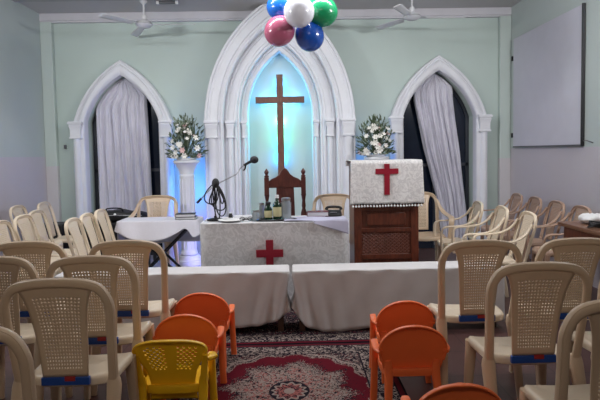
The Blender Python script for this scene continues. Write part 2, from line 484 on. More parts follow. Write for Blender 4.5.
# projection board on the right wall
br_ = empty('projection_board', (XR, 0, 0), 0, 'large blank pale board hung on the right wall', 'board')
MB().box(-.032, -.006, 5.42, 7.08, 1.405, 2.80).build('board_panel', M['board'], br_, bevel=.004)
MB().box(-.036, -.002, 5.40, 5.42, 1.39, 2.81).build('board_edge', M['black'], br_, bevel=.003)['label'] = 'thick black near edge'
MB().box(-.034, -.004, 5.42, 7.08, 1.388, 1.405).build('board_edge', M['socket'], br_)
for z in (1.52, 2.53): MB().box(-.02, 0, 7.15, 7.18, z, z+.06).build('bracket', M['black'], br_, bevel=.003)
MB().sweep([(-.02, 5.385, 1.44), (-.03, 5.33, 1.445), (-.02, 5.27, 1.43), (-.008, 5.24, 1.42)], .005, smooth=4, n=8).build('cord', M['socket'], br_)
# small dark hook on wall beside the left pilaster
hk = MB().box(-.015, .015, -.03, 0, -.02, .03).build('wall_hook', M['socket'], bevel=.004, loc=(-3.0, YB, 1.50))
tag(hk, 'small dark hook on the mint wall left of the left window', 'hook')

# ------------------------------------------------------------------ great cross
root = empty('wall_cross', (AX, 7.20, 0), 0, 'brown wooden cross glowing from behind in the central niche', 'cross')
MB().box(-.043, .043, -.02, .02, .95, 2.405).build('upright', M['crosswood'], root, bevel=.004)
MB().box(-.322, .322, -.026, .026, 2.03, 2.115).build('crossbar', M['crosswood'], root, bevel=.004)
for z in (1.2, 2.2): MB().box(-.02, .02, .02, .10, z, z+.03).build('bracket', M['blackm'], root)

# ------------------------------------------------------------------ pedestals and flowers
def pedestal(x, y, label):
    root = empty('flower_pedestal', (x, y, 0), 0, label, 'pedestal', None)
    mb = MB(); mb.lathe([(.10, .12), (.11, .13), (.10, .17), (.092, .19), (.088, .6), (.084, 1.08), (.092, 1.10), (.092, 1.12), (.084, 1.125)], n=32)
    # fluting
    for k in range(12):
        a = 2*pi*k/12; mb.sweep([(.090*cos(a), .090*sin(a), .2), (.086*cos(a), .086*sin(a), 1.07)], .008, n=6)
    mb.build('column_shaft', M['white'], root, smooth=50)
    MB().lathe([(.17, 0), (.17, .06), (.15, .07), (.14, .10), (.12, .12), (.10, .12)], n=32).build('base', M['white'], root, smooth=30)
    MB().lathe([(.085, 1.125), (.09, 1.16), (.105, 1.20), (.135, 1.25), (.15, 1.27), (.16, 1.275), (.16, 1.30), (.145, 1.305)], n=32).build('capital', M['white'], root, smooth=30)
    return root
PEDS = [(-1.29, 6.75), (1.08, 6.75)]
pedestal(*PEDS[0], 'tall white fluted pedestal between the left window and central arch')
pedestal(*PEDS[1], 'white fluted pedestal hidden behind the cloth topped lectern')
def lily_mesh(mb, n=6, s=1.0):
    for k in range(n):
        a = 2*pi*k/n
        def fn(u, v, a=a):
            w = .016*sin(pi*min(1, v*.92+.05))*s; r = (.006+.05*v)*s; h = (.018*sin(v*1.9)+.010)*s
            x = r; y = (u-.5)*2*w
            h += .004*abs(u-.5)
            return (x*cos(a)-y*sin(a), x*sin(a)+y*cos(a), h)
        mb.grid(3, 5, fn)
    mb.lathe([(.003*s, -.02*s), (.007*s, .0), (.009*s, .012*s)], n=8)
    return mb
PINK_ME = None
def bouquet(x, y, z0, label, seed, wide, tall, n_fl):
    rnd = random.Random(seed)
    root = empty('flower_arrangement', (x, y, z0), 0, label, 'flowers')
    MB().lathe([(.02, 0), (.11, .0), (.125, .012), (.13, .025), (.12, .028), (.10, .018), (.02, .015)], n=28).build('bowl', M['white'], root, smooth=35)
    for which, m, cnt in (('foliage', M['leaf'], 330), ('foliage', M['leaf2'], 150)):
        mb = MB()
        for i in range(cnt):
            # stems radiate; leaves stand along them
            th = rnd.uniform(0, 2*pi); el = rnd.random()**.8
            ph = el*pi*.62
            L = 1.0*rnd.uniform(.55, 1.0)
            tip = Vector((wide*sin(ph)*cos(th)*L*1.12, .8*wide*sin(ph)*sin(th)*L, .06+(tall*L*cos(ph) if cos(ph) > 0 else .16*cos(ph))+.04*sin(ph)))
            d = (tip-Vector((0, 0, .02))).normalized(); d = (d+Vector((rnd.uniform(-.5, .5), rnd.uniform(-.5, .5), rnd.uniform(-.2, .5)))).normalized()
            ln = rnd.uniform(.05, .105); wd = rnd.uniform(.006, .013)
            s = d.cross(Vector((rnd.uniform(-1, 1), rnd.uniform(-1, 1), rnd.uniform(-1, 1)))).normalized()
            b = tip-d*ln*.6; dr = Vector((0, 0, -.012))
            p = [b, b+d*ln*.35+s*wd, b+d*ln*.75+s*wd*.7+dr*.5, b+d*ln+dr, b+d*ln*.75-s*wd*.7+dr*.5, b+d*ln*.35-s*wd]
            mb.add(p, [(0, 1, 2, 3, 4, 5)])
            if i % 4 == 0:
                mb.sweep([(0, 0, .03), tuple(tip*.5+Vector((0, 0, .03))), tuple(tip)], .0025, n=4)
        mb.build(which, m, root, smooth=0, solid=.0012)
    fm = lily_mesh(MB(), 6, .82)
    first = {}
    for i in range(n_fl):
        th = rnd.uniform(0, 2*pi) if i > n_fl*.72 else rnd.uniform(pi*1.02, pi*1.98)
        ph = pi*(.08+.54*((i+.5)/n_fl)); L = rnd.uniform(.70, .95)
        p = Vector((wide*sin(ph)*cos(th)*L, .8*wide*sin(ph)*sin(th)*L-.02, .055+max(0, tall*L*cos(ph))*.86))
        key = 'p' if i % 9 == 2 else 'w'
        if key not in first:
            f = fm.build('flower', M['pink' if key == 'p' else 'petal'], root, smooth=60, solid=.0015)
            first[key] = f
        else:
            f = first[key].copy(); COL.objects.link(f); f.parent = root
        f.location = p
        d = Vector((p.x, p.y-.12, p.z-.1)).normalized()
        f.rotation_mode = 'QUATERNION'; f.rotation_quaternion = d.to_track_quat('Z', 'Y')
        s = rnd.uniform(.55, .95); f.scale = (s, s, s)
    return root
bouquet(PEDS[0][0], PEDS[0][1], 1.305, 'tall bouquet of white lilies and greenery on the left white pedestal', 3, .235, .52, 30)
bouquet(PEDS[1][0]-.01, PEDS[1][1], 1.305, 'rounded bouquet of white lilies and greenery behind the lectern', 11, .235, .46, 34)

# ------------------------------------------------------------------ draped cloth helper
def rrect(hx, hy, r, n=6, seg=14):
    pts = []
    cs = [(hx-r, hy-r, 0), (-hx+r, hy-r, 90), (-hx+r, -hy+r, 180), (hx-r, -hy+r, 270)]
    for i, (cx, cy, a0) in enumerate(cs):
        for k in range(n+1):
            a = radians(a0+90*k/n); pts.append((cx+r*cos(a), cy+r*sin(a), cos(a), sin(a)))
        # straight run to the next corner
        nx = cs[(i+1) % 4]; a = radians(nx[2]); q = (nx[0]+r*cos(a), nx[1]+r*sin(a)); p = pts[-1]
        for k in range(1, seg): t = k/seg; pts.append((p[0]+(q[0]-p[0])*t, p[1]+(q[1]-p[1])*t, p[2], p[3]))
    return pts
def drape(hx, hy, r, ztop, hem, fold, nz=14, seg=40, flare=.02, n=6):
    """closed skirt and top; hem(x,y) gives the height of the lower edge, fold(x,y,t) pushes outwards"""
    pts = rrect(hx, hy, r, n, seg); rings = []
    N = len(pts)
    top_inner = [[(x*s, y*s, ztop) for x, y, _, _ in pts] for s in (.15, .5, .85)]
    rings += top_inner
    rings.append([(x-nx*.008, y-ny*.008, ztop) for x, y, nx, ny in pts])
    rings.append([(x-nx*.002, y-ny*.002, ztop-.003) for x, y, nx, ny in pts])
    for j in range(nz+1):
        t = j/nz; ring = []
        for x, y, nx, ny in pts:
            zb = hem(x, y); z = (ztop-.010)+(zb-(ztop-.010))*t
            o = flare*t+fold(x, y, t)
            ring.append((x+nx*o, y+ny*o, z))
        rings.append(ring)
    mb = MB(); vs = [p for r_ in rings for p in r_]; fs = []
    for i in range(len(rings)-1):
        for k in range(N): l = (k+1) % N; fs.append((i*N+k, i*N+l, (i+1)*N+l, (i+1)*N+k))
    fs.append(tuple(range(N)))
    mb.add(vs, fs); return mb

# ------------------------------------------------------------------ benches with their cloths
def bench(x0, x1, name_lbl, cloth_lbl, inner):
    cx = (x0+x1)/2; hx = (x1-x0)/2
    root = empty('bench', (cx, 4.18, 0), 0, name_lbl, 'bench')
    MB().box(-hx+.02, hx-.02, -.11, .11, .43, .46).build('seat', M['benchwood'], root, bevel=.004)
    MB().box(-hx+.1, hx-.1, -.012, .012, .36, .43).build('rail', M['benchwood'], root, bevel=.003)
    for sx in (-1, 1):
        for sy in (-1, 1):
            X_ = sx*(hx-.07); Y_ = sy*.08
            MB().box(X_-.022, X_+.022, Y_-.022, Y_+.022, 0, .43).build('leg', M['benchwood'], root, bevel=.003)
    def hem(x, y):
        d = (x-inner*hx)*-inner                      # distance from the joint end
        z = .035+.022*sin(x*5+cx)+(.045*(1-d/(2*hx)) if False else 0)
        if inner > 0: z += .16*math.exp(-(d/.13))-.01
        else: z += .17*math.exp(-(d/.07))-.01+.040*max(0, d-.25)
        return z
    def fold(x, y, t):
        d = (x-inner*hx)*-inner
        f = math.exp(-d/.22)
        a = .030*t*f*sin(d*48-t*3.5)+.006*t*sin(x*9+2*cx)+.003*sin(x*23+t*6)
        return a-.012*f*t
    c = drape(hx, .130, .02, .478, hem, fold, nz=16, seg=90, flare=.012).build('tablecloth', M['cloth'], smooth=70, loc=(cx, 4.18, 0), solid=.003, off=-1)
    tag(c, cloth_lbl, 'cloth')
bench(-1.80, -.025, 'low wooden bench under white cloth, left of the central joint', 'white cloth covering the left low bench before the altar', 1)
bench(.0, 1.62, 'low wooden bench under white cloth, right of the central joint', 'white cloth covering the right low bench before the altar', -1)

# ------------------------------------------------------------------ communion table
tb = empty('communion_table', (-.15, 4.93, 0), 0, 'wooden altar table hidden beneath the white brocade cloth', 'table')
MB().box(-.60, .60, -.20, .20, .72, .758).build('tabletop', M['wood'], tb, bevel=.004)
for sx in (-1, 1):
    for sy in (-1, 1): MB().box(sx*.52-.03, sx*.52+.03, sy*.15-.03, sy*.15+.03, 0, .72).build('leg', M['wood'], tb, bevel=.004)
MB().box(-.5, .5, -.16, .16, .64, .72).build('apron', M['wood'], tb)
def tfold(x, y, t): return .012*t*sin(x*13+1)+.006*t*sin(x*29+t*2)+.004*sin(y*30)
tc = drape(.655, .245, .09, .77, lambda x, y: .03+.01*sin(x*6), tfold, nz=16, seg=50, flare=.012, n=8).build('tablecloth', M['bro'], smooth=70, loc=(-.15, 4.93, 0), solid=.003, off=-1)
tag(tc, 'white brocade altar cloth with a red equal-armed cross on the front', 'tablecloth')
def cross_poly(hw, hv, b, cz, up=None):
    up = up if up is not None else hv
    return hw, hv, b
def cross_mesh(cx, cz, arm, up, down, b, y0, y1):
    p = [(-b, up), (b, up), (b, b), (arm, b), (arm, -b), (b, -b), (b, -down), (-b, -down), (-b, -b), (-arm, -b), (-arm, b), (-b, b)]
    vs = [(cx+x, y, cz+z) for y in (y0, y1) for x, z in p]; n = 12
    fs = [(11, 0, 1, 2), (2, 3, 4, 5), (5, 6, 7, 8), (8, 9, 10, 11), (2, 5, 8, 11)]
    mb = MB(); mb.add(vs, fs+[tuple(i+n for i in f) for f in fs]+[(i, (i+1) % n, n+(i+1) % n, n+i) for i in range(n)])
    return mb
cross_mesh(-.043, .505, .117, .117, .117, .032, -.288, -.266).build('cross_patch', M['red'], tc, smooth=0)['label'] = 'red cross'

# things on the altar table (top at z=.773)
ZT = .774
def on_table(name, label, cat, x, y, group=None, z=ZT): return empty(name, (x, y, z), 0, label, cat, group)
# microphone stand with a coiled cable
ms = on_table('microphone_stand', 'thin table microphone stand with slanting boom at the altar table left end', 'stand', -.69, 4.90)
MB().lathe([(.075, 0), (.08, .008), (.06, .018), (.012, .024), (.011, .04)], n=28).build('base', M['blackm'], ms, smooth=40)
MB().sweep([(0, 0, .03), (0, 0, .315)], .007, n=10).build('pole', M['steel'], ms)
MB().ball((0, 0, .315), .022, 8).build('clutch', M['black'], ms)
MB().sweep([(-.16, .02, .165), (-.08, .01, .245), (0, 0, .315), (.14, 0, .385), (.20, 0, .415), (.245, 0, .475), (.30, 0, .51)], [.009, .006, .006, .006, .005, .005, .005], n=10, smooth=4).build('boom', M['steel'], ms)
MB().sweep([(-.165, .02, .160), (-.125, .015, .200)], .011, n=10).build('counterweight', M['black'], ms)
mc = on_table('microphone', 'black microphone held at the raised tip of the boom', 'microphone', -.39, 4.90, z=1.27)
MB().sweep([(-.03, 0, .0), (.035, 0, .032)], [.010, .014], n=12).build('handle', M['black'], mc)
MB().ball((.065, 0, .047), .034, 9, (1.15, 1, 1)).build('grille', M['black'], mc)
MB().sweep([(-.01, 0, .01), (-.02, 0, -.03), (-.035, 0, -.05)], .008, n=8).build('clip', M['black'], mc)
cbm = MB()
rr = random.Random(5)
for k in range(7):
    a = rr.uniform(-.075, .075); w = rr.choice([.018, .03, .045, .085, .10])*rr.uniform(.8, 1.2); h = rr.uniform(.17, .34); sy = .03*(k-3)/3
    pts = []
    for i in range(14):
        t = 2*pi*i/14; zz = -(h/2)*(1-cos(t)); xx = a*(1-cos(t))*.5+w*sin(t)*(.35+.65*(1-cos(t))/2)*.9
        pts.append((xx+.010*sin(2*t+2.3*k)*(t > .5 and t < 5.8), -.03+sy*.6+.008*sin(3*t+k), zz))
    cbm.sweep(pts, .0055, n=7, closed=True, smooth=3, ref=(0, 1, 0))
cbm.ball((0, -.02, -.005), .034, 8, (1, 1, 1.3))
c = cbm.build('microphone_cable', M['black'], smooth=60, loc=(-.675, 4.885, ZT+.345)); tag(c, 'black coiled cable looped over the microphone stand', 'cable')

def bottle(x, y, h, r, m, label, cat, capm, group=None, lab=True, neck=.42, z=ZT):
    root = on_table('bottle', label, cat, x, y, group, z)
    bd = MB().lathe([(r*.9, 0), (r, .004), (r, h*.58), (r*.85, h*.66), (r*neck, h*.76), (r*neck*.9, h*.9)], n=20).build('body', m, root, smooth=40)
    MB().lathe([(r*neck*1.1, h*.88), (r*neck*1.1, h), (r*neck*.7, h*1.01)], n=16).build('cap', capm, root, smooth=30)
    if lab: MB().lathe([(r+.0008, h*.12), (r+.0012, h*.13), (r+.0012, h*.5), (r+.0008, h*.51)], n=20).build('label', M['label'], bd, smooth=30)
    return root
def jar(x, y, h, r, m, label, z=ZT):
    root = on_table('glass_jar', label, 'jar', x, y, None, z)
    MB().lathe([(r*.9, 0), (r, .005), (r, h*.75), (r*.82, h*.86), (r*.82, h*.88)], n=20).build('body', m, root, smooth=40)
    MB().lathe([(r*.9, h*.87), (r*.9, h), (r*.6, h*1.02)], n=20).build('lid', M['steel'], root, smooth=30)
    return root
tr = MB().lathe([(.02, 0), (.19, 0), (.205, .010), (.20, .012), (.185, .004), (.02, .004)], n=36); tr.xf(Matrix.Diagonal((1.05, .45, 1, 1)))
t_ = tr.build('tray', M['blackm'], loc=(-.16, 4.83, ZT), smooth=30); tag(t_, 'dark oval tray carrying the bottles on the altar table', 'tray')
ZY = ZT+.0125
jar(-.315, 4.80, .095, .034, M['gel'], 'squat smoky glass jar leftmost beside the bottles', ZT+.001)
jar(-.045, 4.84, .185, .045, M['gel'], 'tall clear glass jar with metal lid right of the bottles', ZY-.002)
bottle(-.205, 4.82, .155, .036, M['bottle'], 'dark green bottle with cream label and dark cap on the tray', 'bottle', M['black'], z=ZY-.003, neck=.6)
bottle(-.125, 4.82, .215, .038, M['bottle'], 'dark bottle with cream label and white cap on the tray', 'bottle', M['cap'], z=ZY-.003)
jar(-.265, 4.90, .15, .026, M['gel'], 'slim clear glass jar just left of the green bottle', ZT+.001)
bottle(-.555, 4.93, .065, .02, M['black'], 'tiny black bottle with white cap beside the microphone stand', 'bottle', M['cap'], lab=False, neck=.7)
pb = MB().lathe([(.03, 0), (.06, .003), (.11, .015), (.108, .018), (.06, .007), (.01, .006)], n=32).build('plate', M['cap'], smooth=40, loc=(-.545, 4.80, ZT)); tag(pb, 'shallow white plate near the microphone stand base', 'plate')
pp = MB().box(-.13, .13, -.09, .09, 0, .022, Matrix.Rotation(.1, 4, 'Z')).build('paper_stack', M['paper'], loc=(-.40, 5.0, ZT), bevel=.003); tag(pp, 'stack of white papers left of the bottles', 'papers')
gl = empty('eyeglasses', (-.40, 4.78, ZT), .2, 'folded dark eyeglasses lying in front of the white papers', 'glasses')
for s in (-1, 1):
    MB().sweep([(s*.035+.022*cos(2*pi*k/12), 0, .022+.016*sin(2*pi*k/12)) for k in range(12)], .003, closed=True, n=6).build('rim', M['black'], gl)
    MB().sweep([(s*.058, 0, .025), (s*.055, .02, .022), (-s*.03, .028, .012)], .0028, n=6).build('temple', M['black'], gl)
MB().sweep([(-.014, 0, .027), (0, 0, .031), (.014, 0, .027)], .0025, n=6).build('nose_bridge', M['black'], gl)
def book(x, y, z, hx, hy, h, rz, m, label):
    root = empty('book', (x, y, z), rz, label, 'book')
    cv = MB(); cv.box(-hx, hx, -hy, hy, 0, .004); cv.box(-hx, hx, -hy, hy, h-.004, h); cv.box(-hx, -hx+.005, -hy, hy, .004, h-.004)
    cv.build('cover', m, root, smooth=0, bevel=.001)
    MB().box(-hx+.005, hx-.006, -hy+.005, hy-.005, .004, h-.004).build('pages', M['paper'], root, smooth=0)
    return root
book(.245, 4.99, ZT+.012, .10, .06, .042, 0, M['maroon'], 'maroon book lying at the rear right of the altar table')
# lilac sheet over the right end of the table
def sheet(u, v):
    x = -.28+.56*u; y = -.165+.25*v
    z = .006+.004*sin(u*9+v*4)+.006*max(0, v-.5)
    ex = x-.235
    if ex > 0: z -= ex*.0
    return (x, y-.03*u, z)
sm = MB().grid(24, 12, sheet)
sm.grid(12, 10, lambda u, v: (-.02+.30*u, -.195-.006*sin(u*7)-.012*v, .006-(.02+.10*u)*v))
s_ = sm.build('folded_sheet', M['lilac'], smooth=70, solid=.003, loc=(.215, 4.87, ZT)); tag(s_, 'crumpled lilac sheet spread over the right end of the altar table', 'sheet')
pq = empty('telephone', (.40, 5.04, ZT), -.2, 'small black desk telephone behind the lilac sheet', 'telephone')
MB().stack([[(-.075, -.06, 0), (.075, -.06, 0), (.075, .06, 0), (-.075, .06, 0)], [(-.07, -.055, .02), (.07, -.055, .02), (.06, .05, .055), (-.06, .05, .055)]]).build('base', M['black'], pq, bevel=.004)
MB().sweep([(-.07, .0, .06), (-.05, 0, .085), (.05, 0, .085), (.07, 0, .06)], [.018, .012, .012, .018], n=10, smooth=3).build('handset', M['black'], pq)
MB().box(-.03, .03, -.045, -.01, .032, .04).build('keypad', M['socket'], pq)

# ------------------------------------------------------------------ throne chair
th = empty('throne_chair', (-.062, 6.0, 0), 0, 'tall carved dark red wooden chair behind the altar table', 'chair')
for s in (-1, 1):
    prof = [(.022, 0), (.022, .40), (.03, .44), (.03, .50), (.018, .53), (.028, .57), (.036, .62), (.034, .70), (.018, .75), (.024, .78), (.017, .84), (.024, .88), (.03, .91)]
    mb = MB(); mb.lathe(prof, (s*.205, .03, 0), 20); mb.box(s*.205-.026, s*.205+.026, .004, .056, .90, 1.10)
    mb.build('back_post', M['throne'], th, smooth=40)
    MB().lathe([(.018, 1.10), (.026, 1.105), (.026, 1.12), (.012, 1.13), (.024, 1.15), (.026, 1.165), (.014, 1.185), (.004, 1.20)], (s*.205, .03, 0), 20).build('finial', M['throne'], th, smooth=40)
    MB().lathe([(.02, 0), (.03, .06), (.022, .12), (.032, .3), (.028, .40)], (s*.215, -.42, 0), 18).build('leg', M['throne'], th, smooth=40)
    MB().sweep([(s*.205, .02, .66), (s*.22, -.15, .655), (s*.23, -.36, .66), (s*.23, -.44, .64)], [.02, .024, .026, .03], .016, ref=(0, 0, 1), smooth=4).build('armrest', M['throne'], th)
    MB().lathe([(.016, .44), (.026, .5), (.016, .56), (.02, .65)], (s*.22, -.38, 0), 16).build('arm_post', M['throne'], th, smooth=40)
crest = [(-.18, .985), (.18, .985), (.18, 1.06), (.15, 1.085), (.10, 1.105), (.06, 1.135), (.04, 1.17), (.02, 1.195), (0, 1.205), (-.02, 1.195), (-.04, 1.17), (-.06, 1.135), (-.10, 1.105), (-.15, 1.085), (-.18, 1.06)]
MB().prism(crest, .012, .048).build('crest_rail', M['throne'], th, bevel=.005)
MB().prism([(-.10, .46), (.10, .46), (.105, .7), (.098, .985), (-.098, .985), (-.105, .7)], .02, .04).build('back_panel', M['throne'], th, bevel=.004)
MB().box(-.18, .18, .015, .045, .44, .48).build('lower_rail', M['throne'], th, bevel=.003)
MB().box(-.235, .235, -.46, .02, .40, .45).build('seat', M['throne'], th, bevel=.012)

# ------------------------------------------------------------------ lectern
lc = empty('lectern', (.925, 5.42, 0), 0, 'dark brown carved wooden lectern right of the altar table', 'lectern')
W_, D_ = .315, .21
lb = MB(); lb.box(-W_, W_, -D_+.02, D_, .08, 1.22); lb.build('body', M['wood'], lc, bevel=.005)
MB().box(-W_-.02, W_+.02, -D_-.02, D_+.02, 0, .08).build('plinth', M['wood'], lc, bevel=.01)
MB().box(-W_-.005, W_+.005, -D_-.01, D_+.01, 1.22, 1.262).build('desk_top', M['wood'], lc, bevel=.008)
fr = MB()
for a in ((-W_, -W_+.075, .08, 1.2), (W_-.075, W_, .08, 1.2)): fr.box(a[0], a[1], -D_, -D_+.025, a[2], a[3])
for z0, z1 in ((.08, .18), (.32, .37), (.585, .625), (.80, .86), (1.1, 1.2)): fr.box(-W_+.074, W_-.074, -D_, -D_+.025, z0, z1)
fr.build('front_frame', M['wood'], lc, bevel=.004)
lt = MB()
for k in range(-9, 16):   # carved lattice, clipped to the opening
    for s in (1, -1):
        x0 = -.24+k*.04; pts = []
        for i in range(25):
            z = .37+.215*i/24; x = x0+s*(z-.47)*1.0*1.2
            if -.238 < x < .238: pts.append((x, -D_+.018, z))
        if len(pts) > 3: lt.sweep([pts[0], pts[-1]], .006, .006, n=6)
lt.build('carved_panel', wood('carved wood', (.12, .03, .015), (.2, .055, .028), .35), lc, smooth=40)
MB().box(-.19, .19, -D_+.002, -D_+.022, .65, .775).build('raised_panel', M['wood'], lc, bevel=.008)
# the brocade over the lectern: open tube in profile (front flap, top, back flap)
def lcl(u, v):
    L1, L2, L3 = .415, .46, .05; s = v*(L1+L2+L3); hw = .345
    x = (u-.5)*2*hw
    if s < L1: z = .868+s; y = -.255+.012*(1-s/L1)*sin(x*28+1)-.008*(1-s/L1)
    elif s < L1+L2:
        t = (s-L1)/L2; y = -.25+.48*t; z = 1.281+.012*min(1, t*6)*0
        z = 1.285-(.008 if t < .03 or t > .97 else 0)
    else: t = (s-L1-L2); y = .24+.006*sin(x*20); z = 1.275-t
    if s < L1: x *= 1+.04*(1-s/L1)
    return (x, y, z)
lcm = MB().grid(60, 44, lcl)
lcc = lcm.build('lectern_cloth', M['broc'], smooth=70, solid=.003, loc=(.925, 5.42, 0)); tag(lcc, 'white brocade cloth with red cross and bead fringe over the lectern', 'cloth')
cross_mesh(-.0, 1.180, .110, .072, .225, .026, -.270, -.250).build('cross_patch', M['red'], lcc, smooth=0)['label'] = 'red latin cross'
fg = MB(); 
for k in range(24):
    x = -.345+.69*(k+.5)/24; yy = -.262+.012*sin(x*28+1)
    fg.ball((x, yy, .846), .0105, 6); fg.sweep([(x, yy, .872), (x, yy, .852)], .0025, n=5)
fg.build('bead_fringe', M['cap'], lcc, smooth=60)['label'] = 'row of small white beads'
fb = MB(); fb.grid(60, 2, lambda u, v: ((u-.5)*.70, -.262+.012*sin((u-.5)*.70*28+1), .862+.012*v))
fb.build('fringe_band', M['black'], lcc, solid=.004)['label'] = 'narrow dark edging'

# ------------------------------------------------------------------ covered stand on the left with books
ks = empty('folding_stand', (-1.38, 5.72, 0), 0, 'black crossed-leg folding stand under the white cloth at left', 'stand')
MB().sweep([(-.30, -.14, .02), (.33, -.14, .645)], .014, n=8).build('crossed_leg', M['blackm'], ks)
MB().sweep([(.30, -.11, .02), (-.33, -.11, .645)], .014, n=8).build('crossed_leg', M['blackm'], ks)
MB().sweep([(-.30, .14, .02), (.33, .14, .645)], .014, n=8).build('crossed_leg', M['blackm'], ks)
MB().sweep([(.30, .11, .02), (-.33, .11, .645)], .014, n=8).build('crossed_leg', M['blackm'], ks)
for s in (-1, 1):
    MB().sweep([(s*.31, -.16, .017), (s*.31, .16, .017)], .016, n=8).build('foot_bar', M['blackm'], ks)
    MB().sweep([(s*.33, -.16, .65), (s*.33, .16, .65)], .014, n=8).build('top_bar', M['blackm'], ks)
kb = MB().box(-.41, .41, -.17, .17, .666, .692).build('board', M['socket'], ks, bevel=.01)
def khem(x, y):
    if y < -.1: return .62-.13*max(0, 1-((x+.08)/.36)**2)-.0+(-.10*math.exp(-((x-.38)/.05)**2))
    if x > .38: return .47
    if y > .1: return .42
    return .45
kc = drape(.42, .18, .03, .70, khem, lambda x, y, t: .010*t*sin(x*17)+.008*t*sin(y*22), nz=10, seg=46, flare=.03).build('stand_cloth', mat('white cotton cloth', (.66, .65, .72), .85, bump=.1), smooth=70, loc=(-1.38, 5.72, 0), solid=.003, off=-1)
tag(kc, 'white cloth draped over the crossed-leg stand at left', 'cloth')
book(-1.09, 5.64, .704, .105, .075, .025, 0, M['socket'], 'grey book, lower of two on the covered stand')
book(-1.10, 5.64, .7295, .10, .07, .032, .04, M['black'], 'black book, upper of two on the covered stand')

# dark low table and bag below the left window
dt = empty('side_table', (-2.22, 6.72, 0), 0, 'low dark table beneath the left window', 'table')
MB().box(-.52, .52, -.2, .2, .53, .56).build('tabletop', M['black'], dt, bevel=.004)
for sx in (-1, 1):
    for sy in (-1, 1): MB().box(sx*.47-.02, sx*.47+.02, sy*.16-.02, sy*.16+.02, 0, .53).build('leg', M['black'], dt)
MB().box(-.49, .49, .15, .17, .1, .53).build('back_panel', M['black'], dt)
bg = empty('instrument_bag', (-2.16, 6.72, .562), 0, 'long black padded bag lying below the left window curtain', 'bag')
mb = MB(); rings = []
for i in range(13):
    x = -.42+.84*i/12; e = 1-.35*abs(i-6)/6-(0.25 if i in (0, 12) else 0); ring = []
    for k in range(16):
        a = 2*pi*k/16; c_, s2 = cos(a), sin(a)
        ring.append((x, .15*e*math.copysign(abs(c_)**.6, c_), .075*e+.075*e*math.copysign(abs(s2)**.6, s2)+.006*sin(i*2.1)*(s2 > 0)))
    rings.append(ring)
mb.stack(rings); mb.build('body', M['black'], bg, smooth=60)
MB().sweep([(-.1, -.1, .13), (-.08, -.12, .17), (.08, -.12, .17), (.1, -.1, .13)], .009, smooth=4, n=8).build('handle', M['black'], bg)
MB().sweep([(-.34, -.135, .08), (0, -.158, .09), (.34, -.135, .08)], .004, n=6).build('zip', M['steel'], bg)
MB().ball((.02, -.155, .10), .016, 7).build('badge', M['cap'], bg)
# black loudspeaker-like case on floor among the left chairs
bk = empty('equipment_case', (-2.95, 6.75, 0), .0, 'black boxy equipment case standing in the left corner', 'case')
MB().box(-.16, .16, -.16, .16, .02, .55).build('body', M['black'], bk, bevel=.015)
MB().sweep([(-.06, -.165, .42), (-.05, -.185, .43), (.05, -.185, .43), (.06, -.165, .42)], .007, n=8).build('handle', M['blackm'], bk)
for sx in (-1, 1):
    for sy in (-1, 1): MB().lathe([(.015, 0), (.018, .02)], (sx*.12, sy*.12, 0), 10).build('foot', M['socket'], bk)

# right-hand dark table
rt = empty('side_table', (2.57, 4.0, 0), 0, 'dark brown wooden table at the right wall', 'table')
MB().box(-.31, .31, -.55, .52, .72, .752).build('tabletop', M['table'], rt, bevel=.005)
MB().box(-.28, .28, -.50, .47, .60, .72).build('apron', M['wood'], rt, bevel=.003)
for sx in (-1, 1):
    for sy in (-1, 1): MB().box(sx*.26-.025, sx*.26+.025, sy*.46-.04-.0, sy*.46+.01, 0, .60).build('leg', M['wood'], rt, bevel=.003)
def cushion(name, x, y, z, hx, hy, h, m, label, cat, seed):
    def fn(u, v):
        return None
    rings = []
    for j in range(9):
        t = j/8; s = sqrt(max(0, 1-(2*t-1)**2))**.6 if 0 < t < 1 else .3
        rings.append([(hx*s*a+.006*sin(9*b+seed), hy*s*b+.006*sin(8*a+seed), h*t+.008*sin(a*7+b*5+seed)*(t > .4)) for a, b in [(math.copysign(abs(cos(q))**.7, cos(q)), math.copysign(abs(sin(q))**.7, sin(q))) for q in [2*pi*k/24 for k in range(24)]]])
    mb = MB(); mb.stack(rings); o = mb.build(name, m, smooth=60, loc=(x, y, z)); tag(o, label, cat); return o
cushion('folded_cloth', 2.47, 4.36, .755, .10, .09, .075, M['cap'], 'crumpled white cloth bundle on the brown right side table', 'cloth', 1)
cm = MB()
for k in range(4):
    cm.sweep([(.065*cos(2*pi*i/16)*(1-.08*k), .05*sin(2*pi*i/16)*(1+.1*k), .008+.011*k+.004*sin(4*pi*i/16+k)) for i in range(16)], .006, closed=True, smooth=2, n=7)
c = cm.build('coiled_cable', M['black'], smooth=60, loc=(2.36, 4.10, .756)); tag(c, 'coiled black cable on the brown right side table', 'cable')
pj = empty('radio_receiver', (2.66, 4.43, .755), .1, 'small black device behind the white cloth bundle', 'device')
MB().box(-.05, .09, -.06, .06, 0, .10).build('body', M['black'], pj, bevel=.01)
MB().sweep([(-.02, .03, .1), (-.06, .03, .17)], .004, n=8).build('antenna', M['blackm'], pj)

